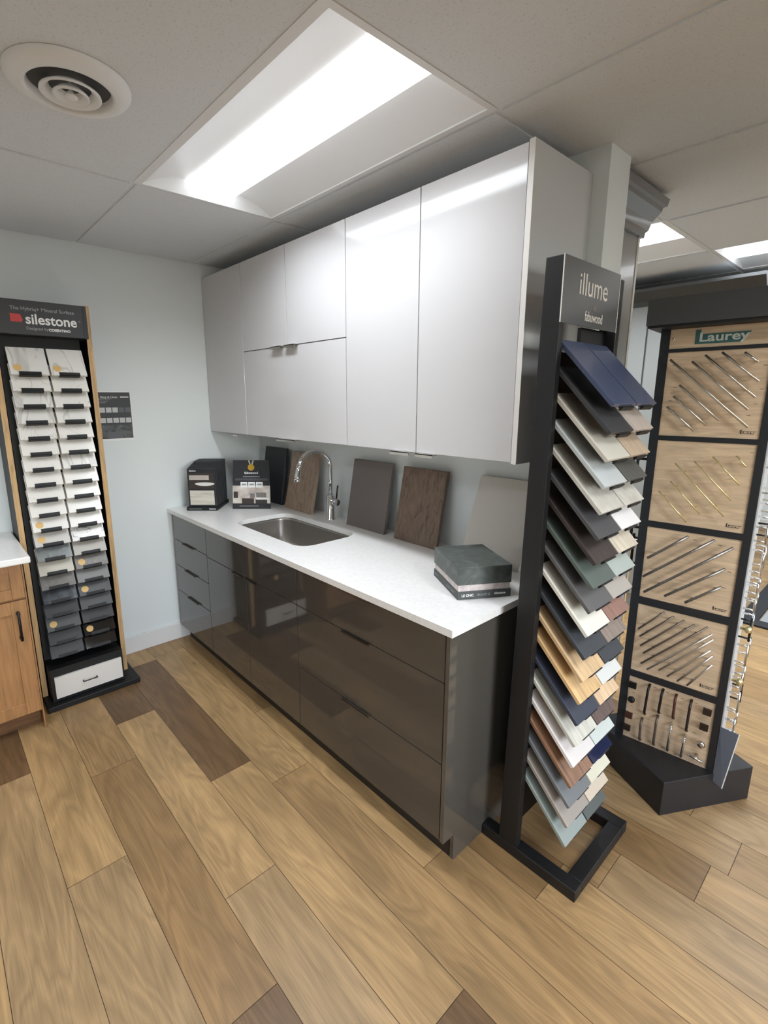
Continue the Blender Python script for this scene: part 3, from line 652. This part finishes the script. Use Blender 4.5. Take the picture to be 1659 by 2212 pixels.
# ------------------------------------------------------------------ cabinet hardware tower
O = Vector((2.5, .327, 0)); SD_ = Vector((.9953, .0966, 0)); DD = Vector((-.0966, .9953, 0)); ZV = Vector((0, 0, 1))
MT = Matrix(((SD_.x, DD.x, 0, O.x), (SD_.y, DD.y, 0, O.y), (0, 0, 1, 0), (0, 0, 0, 1)))
tw = thing('hardware_tower', 'black hardware display tower with wooden boards of cabinet pulls', 'display stand', (2.673, .447, 0))
MBASE = Matrix(((.496, -.868, 0, 2.752), (.868, .496, 0, .157), (0, 0, 1, 0), (0, 0, 0, 1)))
obj('plinth', B(0, .425, 0, .425, .0005, .152, M=MBASE), mat('plinth_black', (34,34,37), .5), tw, bevel=.003)
obj('core', B(.006, .359, .012, .19, .153, 1.9, M=MT), BLACKM, tw)
f_ = bmesh.new(); FW = .031
box(f_, 0, FW, 0, .2, .153, 1.9, MT); box(f_, .365-.025, .365, 0, .2, .153, 1.9, MT)
for z0, z1 in ((1.788, 1.801), (1.460, 1.479), (1.112, 1.137), (.779, .811), (.447, .476)): box(f_, FW, .34, 0, .012, z0, z1, MT)
obj('frame', f_, mat('tower_frame', (32,34,38), .45), tw)
obj('canopy', B(-.030, .40, -.10, .23, 1.879, 1.972, M=MT), mat('canopy_black_hazed', (66,67,68), .5), tw, bevel=.002)  # black raised to grey, painting haze into the canopy colour
obj('canopy_lip', B(-.024, .394, -.094, .224, 1.871, 1.879, M=MT), BLACKM, tw)
boards = []
for z0, z1 in ((1.801, 1.871), (1.479, 1.788), (1.137, 1.460), (.811, 1.112), (.476, .779), (.153, .447)):
    boards.append(obj('display_board', B(FW, .34, .005, .0115, z0, z1, M=MT), PINE, tw))
tax = (SD_, ZV)
def tp(s, z, d=0.): return O+SD_*s+DD*d+ZV*z
def bar(bd, a, c, m, r=.0042, off=.027, post=.18):
    p, q = tp(a[0], a[1], -off), tp(c[0], c[1], -off); bm = bmesh.new(); tube(bm, [p, q], r, 10)
    for u in (post, 1-post):
        e_ = p.lerp(q, u); tube(bm, [e_, e_+DD*(off+.006)], r*.85, 8)
    return obj('bar_pull', bm, m, bd)
for a in [[.046,1.761,.307,1.521],[.116,1.751,.3,1.581],[.154,1.771,.314,1.623],[.203,1.778,.317,1.676],[.267,1.774,.308,1.74],[.086,1.668,.222,1.542],[.071,1.628,.186,1.523],[.054,1.589,.15,1.502]]: bar(boards[1], a[:2], a[2:], SATIN)
for a in [[.104,1.378,.278,1.197],[.164,1.391,.292,1.259],[.219,1.411,.31,1.316],[.287,1.42,.32,1.383],[.096,1.308,.205,1.194],[.061,1.265,.166,1.157]]: bar(boards[2], a[:2], a[2:], BRASS, .0026)
STL = mat('pull_pewter', (140,136,132), .35, .9)
for a in [[.048,.986,.177,1.101],[.04,.905,.26,1.103],[.05,.84,.319,1.085],[.124,.843,.304,1.0],[.195,.836,.302,.929]]: bar(boards[3], a[:2], a[2:], STL, .005, .018)
for k, a in enumerate([[.046,.675,.131,.776],[.055,.645,.165,.768],[.061,.604,.202,.763],[.075,.575,.236,.755],[.071,.526,.279,.759],[.096,.508,.296,.735],[.138,.521,.302,.716],[.17,.507,.3,.671],[.206,.5,.308,.65],[.24,.495,.311,.614]]): bar(boards[4], a[:2], a[2:], mat('pull_aged', (112,100,90), .4, .6) if k < 5 else SATIN, .0036, .018)
def arch(bd, s0, z0, s1, z1, m, r=.005, bow=.024):
    bm = bmesh.new(); pts = []
    for k in range(13):
        u = k/12; h = bow*min(1, math.sin(PI*u)*2.6); pts.append(tp(s0+(s1-s0)*u, z0+(z1-z0)*u, .006-h))
    return obj('arch_pull', tube(bm, pts, r, 10), m, bd)
for s0, z0, s1, z1, m in ((.11,.435,.105,.29,IRON),(.16,.433,.156,.32,IRON),(.208,.43,.209,.32,REDBR),(.261,.429,.259,.285,BRONZE),(.098,.268,.101,.164,mat('pull_aged', (112,100,90), .4, .6)),(.154,.308,.153,.166,mat('pull_aged', (112,100,90), .4, .6)),(.207,.298,.205,.165,CHROME),(.259,.268,.254,.165,CHROME)): arch(boards[5], s0, z0, s1, z1, m)
MKY = Matrix(((SD_.x, 0, -DD.x, 0), (SD_.y, 0, -DD.y, 0), (0, 1, 0, 0), (0, 0, 0, 1)))     # lathe z -> out of the board
def knob(bd, s, z, m, sq=False, r=.014):
    M = Matrix.Translation(tp(s, z, .005)) @ MKY; bm = bmesh.new()
    if sq: box(bm, -r, r, -r*.9, r*.9, .012, .024, M); box(bm, -.005, .005, -.005, .005, 0, .012, M)
    else: lathe(bm, [(.006, 0), (.006, .010), (r, .015), (r, .021), (r*.7, .026), (.0005, .027)], 18, (0,0,0), M)
    bmesh.ops.recalc_face_normals(bm, faces=bm.faces[:])
    return obj('knob', bm, m, bd)
for s_, z_, m_, q_ in ((.05,.413,IRON,1),(.051,.344,IRON,0),(.048,.268,REDBR,1),(.046,.207,BRONZE,1),(.318,.409,BRONZE,1),(.315,.34,BRONZE,1),(.314,.261,SATIN,0)): knob(boards[5], s_, z_, m_, q_)
tk = bmesh.new(); tube(tk, [tp(.276, .207, -.028), tp(.33, .196, -.028)], .005, 10); tube(tk, [tp(.305, .201, .005), tp(.305, .201, -.028)], .006, 10); obj('knob', tk, SATIN, boards[5])
# board marks
TEAL = mat('logo_teal', (62,104,104), .5); INKM = mat('logo_ink', (70,62,58), .6)
def logo(bd, s0, s1, z0, z1, m, mt):
    bm = bmesh.new(); h = z1-z0
    prism(bm, [tp(s0, z0, .0045), tp(s1-h*.45, z0, .0045), tp(s1, z0+h*.68, .0045), tp(s0+h*.28, z0+h*.68, .0045), tp(s0+h*.32, z1, .0045), tp(s0+.0, z1, .0045)], -DD*.001); obj('logo_plate', bm, m, bd)
    text('lettering', 'Laurey', h*.82, tp((s0+s1)/2+h*.05, z0+h*.42, .0032), mt, bd, tax, 'CENTER', h*.02, sx=.33*(s1-s0)/h/.82)
logo(boards[0], .112, .275, 1.813, 1.864, TEAL, mat('logo_pale', (206,214,206), .5))
for bd, s0, z0 in ((boards[1], .285, 1.496), (boards[2], .285, 1.154), (boards[3], .283, .826), (boards[4], .28, .497)):
    logo(bd, s0, s0+.046, z0, z0+.0135, INKM, PINE)
def tags(bd, pts):
    for s_, z_ in pts:
        bm = bmesh.new(); prism(bm, [tp(s_, z_, .0046), tp(s_+.012, z_-.0005, .0046), tp(s_+.012, z_+.001, .0046), tp(s_, z_+.0015, .0046)], -DD*.0005); obj('number_print', bm, INKM, bd)
tags(boards[1], [(.05,1.74),(.06,1.66),(.05,1.61),(.32,1.73),(.32,1.65),(.31,1.6),(.295,1.56)]); tags(boards[2], [(.322,1.43)]); tags(boards[3], [(.19,1.085),(.27,1.08),(.31,.985),(.303,.92)])
tags(boards[5], [(.125,.428),(.17,.425),(.225,.42),(.27,.42),(.28,.29),(.13,.175),(.18,.17),(.225,.16),(.045,.37),(.045,.305)])
sc_ = bmesh.new(); lathe(sc_, [(.004, 0), (.004, .002), (.0005, .003)], 12, (0,0,0), Matrix.Translation(tp(.043, 1.838, .005)) @ MKY); obj('screw', sc_, CHROME, boards[0])
# side boards with pulls seen edge-on
def side_board(sx, s0, out):
    bd = obj('side_board', B(min(s0, s0+out*.004), max(s0, s0+out*.004), .02, .185, .16, 1.86, M=MT), mat('side_board_pale', (196,196,196), .4), tw)
    return bd
rb = side_board(1, .365, 1); lb = side_board(-1, 0., -1)
def side_pull(bd, s0, out, d, z0, z1, m, r=.004, off=.034):
    p, q = O+SD_*(s0+out*off)+DD*d+ZV*z0, O+SD_*(s0+out*off)+DD*d+ZV*z1; bm = bmesh.new(); tube(bm, [p, q], r, 8)
    for u in (.12, .88):
        e_ = p.lerp(q, u); tube(bm, [e_, e_-SD_*out*(off-.002)], r*.9, 8)
    return obj('bar_pull', bm, m, bd)
def side_knob(bd, s0, out, d, z, m, r=.013):
    M = Matrix.Translation(O+SD_*(s0+out*.004)+DD*d+ZV*z) @ Matrix(((out*SD_.x, -out*DD.x*0+DD.x, 0, 0), (out*SD_.y, DD.y, 0, 0), (0, 0, 1, 0), (0, 0, 0, 1))) @ Matrix.Rotation(PI/2, 4, 'Y')
    bm = lathe(bmesh.new(), [(.006, 0), (.006, .014), (r, .02), (r, .028), (r*.6, .034), (.0005, .035)], 14, (0,0,0), M); bmesh.ops.recalc_face_normals(bm, faces=bm.faces[:])
    return obj('knob', bm, m, bd)
z = .33; random.seed(3); CH = [CHROME, SATIN, CHROME, SATIN, IRON, SATIN, CHROME]
k = 0
while z < 1.8:
    h = random.uniform(.05, .12); m_ = CH[k % 7]
    side_pull(rb, .369, 1, .03+.02*(k % 2), z, z+h, m_); side_pull(rb, .369, 1, .095+.03*(k % 2), z+.01, z+h, CH[(k+3) % 7])
    z += h+.018; k += 1
for d, zk, m_ in ((.035, .27, SATIN), (.08, .25, BRASS), (.04, .215, SATIN), (.1, .3, CHROME)): side_knob(rb, .369, 1, d, zk, m_)
for zk, m_ in ((.775, BRASS), (.56, BRASS)): side_knob(rb, .369, 1, .02, zk, m_, .015)
for d, za, zb_ in ((.03, 1.31, 1.39), (.05, 1.02, 1.1), (.1, .9, 1.05)): side_pull(lb, -.004, -1, d, za, zb_, IRON, .006)
fn = bmesh.new(); prism(fn, [tp(.3655, .12, -.003), tp(.40, .108, -.012), tp(.425, .36, -.012), tp(.3655, .36, -.003)], DD*.004)
ff = obj('clear_side_flap', fn, mat('flap_grey', (96,104,118), .1, coat=.5), tw); fe = bmesh.new(); prism(fe, [tp(.399, .108, -.0125), tp(.4025, .108, -.0125), tp(.4275, .36, -.0125), tp(.424, .36, -.0125)], DD*.005); obj('flap_edge', fe, TEXTW, ff)

# ------------------------------------------------------------------ behind the partition
GREYP = mat('grey_gloss_paint', (148,147,146), .24, .35, coat=.4)
tc_ = thing('crown_wall_cabinet', 'grey glossy wall cabinet with crown moulding behind the partition wall', 'wall cabinet', (1.9, .4, 1.38))
obj('carcass', B(1.4, 2.29, .192, .555, 1.38, 2.32), GREYP, tc_, bevel=.002)
obj('door_edge', B(1.4, 2.293, .557, .576, 1.38, 2.32), mat('pale_door_edge', (206,203,196), .35), tc_, bevel=.002)
cp_ = [(0, 2.285), (.012, 2.285), (.014, 2.305), (.022, 2.312), (.03, 2.345), (.055, 2.385), (.058, 2.4), (.07, 2.405), (.075, 2.432), (0, 2.432)]
cr = bmesh.new(); A_, C_ = [], []
for o_, z_ in cp_:
    A_.append(((2.291+o_, .192, z_), (2.291+o_, .577+o_, z_), (1.4, .577+o_, z_)))
for p0, p1 in zip(A_, A_[1:]):
    for u in (0, 1):
        f = cr.faces.new([cr.verts.new(q) for q in (p0[u], p0[u+1], p1[u+1], p1[u])])
bmesh.ops.remove_doubles(cr, verts=cr.verts[:], dist=1e-5); bmesh.ops.recalc_face_normals(cr, faces=cr.faces[:])
obj('crown_moulding', cr, mat('crown_grey', (126,126,128), .25, .4, coat=.4), tc_)
obj('crown_top', B(1.4, 2.29, .192, .60, 2.321, 2.44), GREYP, tc_)
kb = thing('base_cabinet', 'grey base cabinet with pale wood front edge behind the partition wall', 'base cabinet', (1.9, .5, 0))
obj('carcass', B(1.4, 2.30, .192, .83, .0005, .882), mat('blue_grey_panel', (140,146,152), .35), kb)
obj('front_edging', B(1.4, 2.302, .832, .852, .1, .882), OAKE, kb)
kw = obj('countertop', B(1.39, 2.325, .192, .875, .8825, .921), QUARTZ, bevel=.003); tag(kw, 'white countertop on the grey cabinet behind the partition wall', 'countertop')
ap = thing('countertop_display', 'black countertop display case with chrome trim behind the sample rack', 'display case', (2.16, .6, .922))
obj('case', B(2.05, 2.30, .5, .74, .9215, 1.20), mat('black_gloss', (30,31,34), .15, coat=.4), ap, bevel=.004)
obj('trim', B(2.295, 2.305, .738, .746, .93, 1.12), CHROME, ap)
wb = obj('carton', B(2.09, 2.31, .54, .73, 1.201, 1.27), mat('white_carton', (214,208,198), .6), bevel=.002); tag(wb, 'small white carton lying on the black countertop display case', 'box')
fc = thing('pantry_cabinet', 'run of tall grey pantry cabinets with dark crown at the far side', 'tall cabinet', (1.6, 2.5, 0))
obj('carcass', B(.6, 2.37, 2.22, 2.8, .0005, 2.28), mat('far_grey', (160,163,162), .5), fc)
for a, c in ((.6, 1.19), (1.19, 1.78), (1.78, 2.37)): obj('door', B(a+.006, c-.006, 2.195, 2.219, .11, 2.27), mat('far_grey', (160,163,162), .5), fc, bevel=.003)
cw = bmesh.new(); prism(cw, [(.6, 2.22, 2.26), (.6, 2.185, 2.26), (.6, 2.175, 2.29), (.6, 2.12, 2.35), (.6, 2.12, 2.37), (.6, 2.8, 2.37), (.6, 2.8, 2.281), (.6, 2.22, 2.281)], (1.84, 0, 0)); obj('crown_moulding', cw, mat('crown_dark', (70,71,72), .4), fc)
mtt = thing('floor_mat', 'grey floor mat with a black border on the far planks', 'mat', (3.3, 3.2, 0))
obj('pad', B(2.62, 4.2, 2.62, 3.9, .001, .012), mat('mat_grey', (150,153,156), .8), mtt)
mb_ = bmesh.new()
for q in ((2.5, 4.3, 2.5, 2.61), (2.5, 4.3, 3.91, 4.0), (2.5, 2.61, 2.61, 3.91), (4.21, 4.3, 2.61, 3.91)): box(mb_, *q, .001, .014)
obj('border', mb_, mat('mat_black', (36,38,44), .7), mtt)

# ------------------------------------------------------------------ sky, camera, look
w = bpy.data.worlds.new('sky'); sc.world = w; w.use_nodes = True; nt = w.node_tree
bg = nt.nodes['Background']; sk_ = nt.nodes.new('ShaderNodeTexSky')
try: sk_.sky_type = 'NISHITA'
except Exception: pass
sk_.sun_disc = False; sk_.sun_elevation = math.radians(40); sk_.sun_rotation = math.radians(300)
hs_ = nt.nodes.new('ShaderNodeHueSaturation'); hs_.inputs['Saturation'].default_value = .35
nt.links.new(sk_.outputs['Color'], hs_.inputs['Color']); nt.links.new(hs_.outputs['Color'], bg.inputs['Color']); bg.inputs['Strength'].default_value = 3.4

cam = bpy.data.cameras.new('camera'); co = bpy.data.objects.new('camera', cam); COL.objects.link(co); sc.camera = co
Fpx, PX, PY = 1071.494, 780.1785, 1084.7636
R = ((0.662545924982775, 0.7490169442335519, -0.0025523596437683205), (0.15217064128495847, -0.13793811454670063, -0.9786813436896741), (-0.7334009771057328, 0.648032941914478, -0.20536872443004334))
rt, dn, fw_ = (Vector(r) for r in R)
co.matrix_world = Matrix(((rt.x, -dn.x, -fw_.x, 3.2218093), (rt.y, -dn.y, -fw_.y, -1.82943135), (rt.z, -dn.z, -fw_.z, 1.62382614), (0, 0, 0, 1)))
cam.sensor_fit = 'VERTICAL'; cam.sensor_height = 36.; cam.lens = Fpx*36/2212
cam.shift_x = (829.5-PX)/2212; cam.shift_y = -(1106-PY)/2212; cam.clip_start = .02; cam.clip_end = 60

vs = sc.view_settings; vs.view_transform = 'Standard'; vs.look = 'None'; vs.gamma = 1.; vs.exposure = 0.; vs.use_curve_mapping = False
sc.cycles.use_denoising = True; sc.cycles.max_bounces = 6; sc.cycles.diffuse_bounces = 4; sc.cycles.glossy_bounces = 4; sc.cycles.use_adaptive_sampling = True; sc.cycles.adaptive_threshold = .06; sc.cycles.adaptive_min_samples = 16; sc.cycles.sample_clamp_indirect = 6.
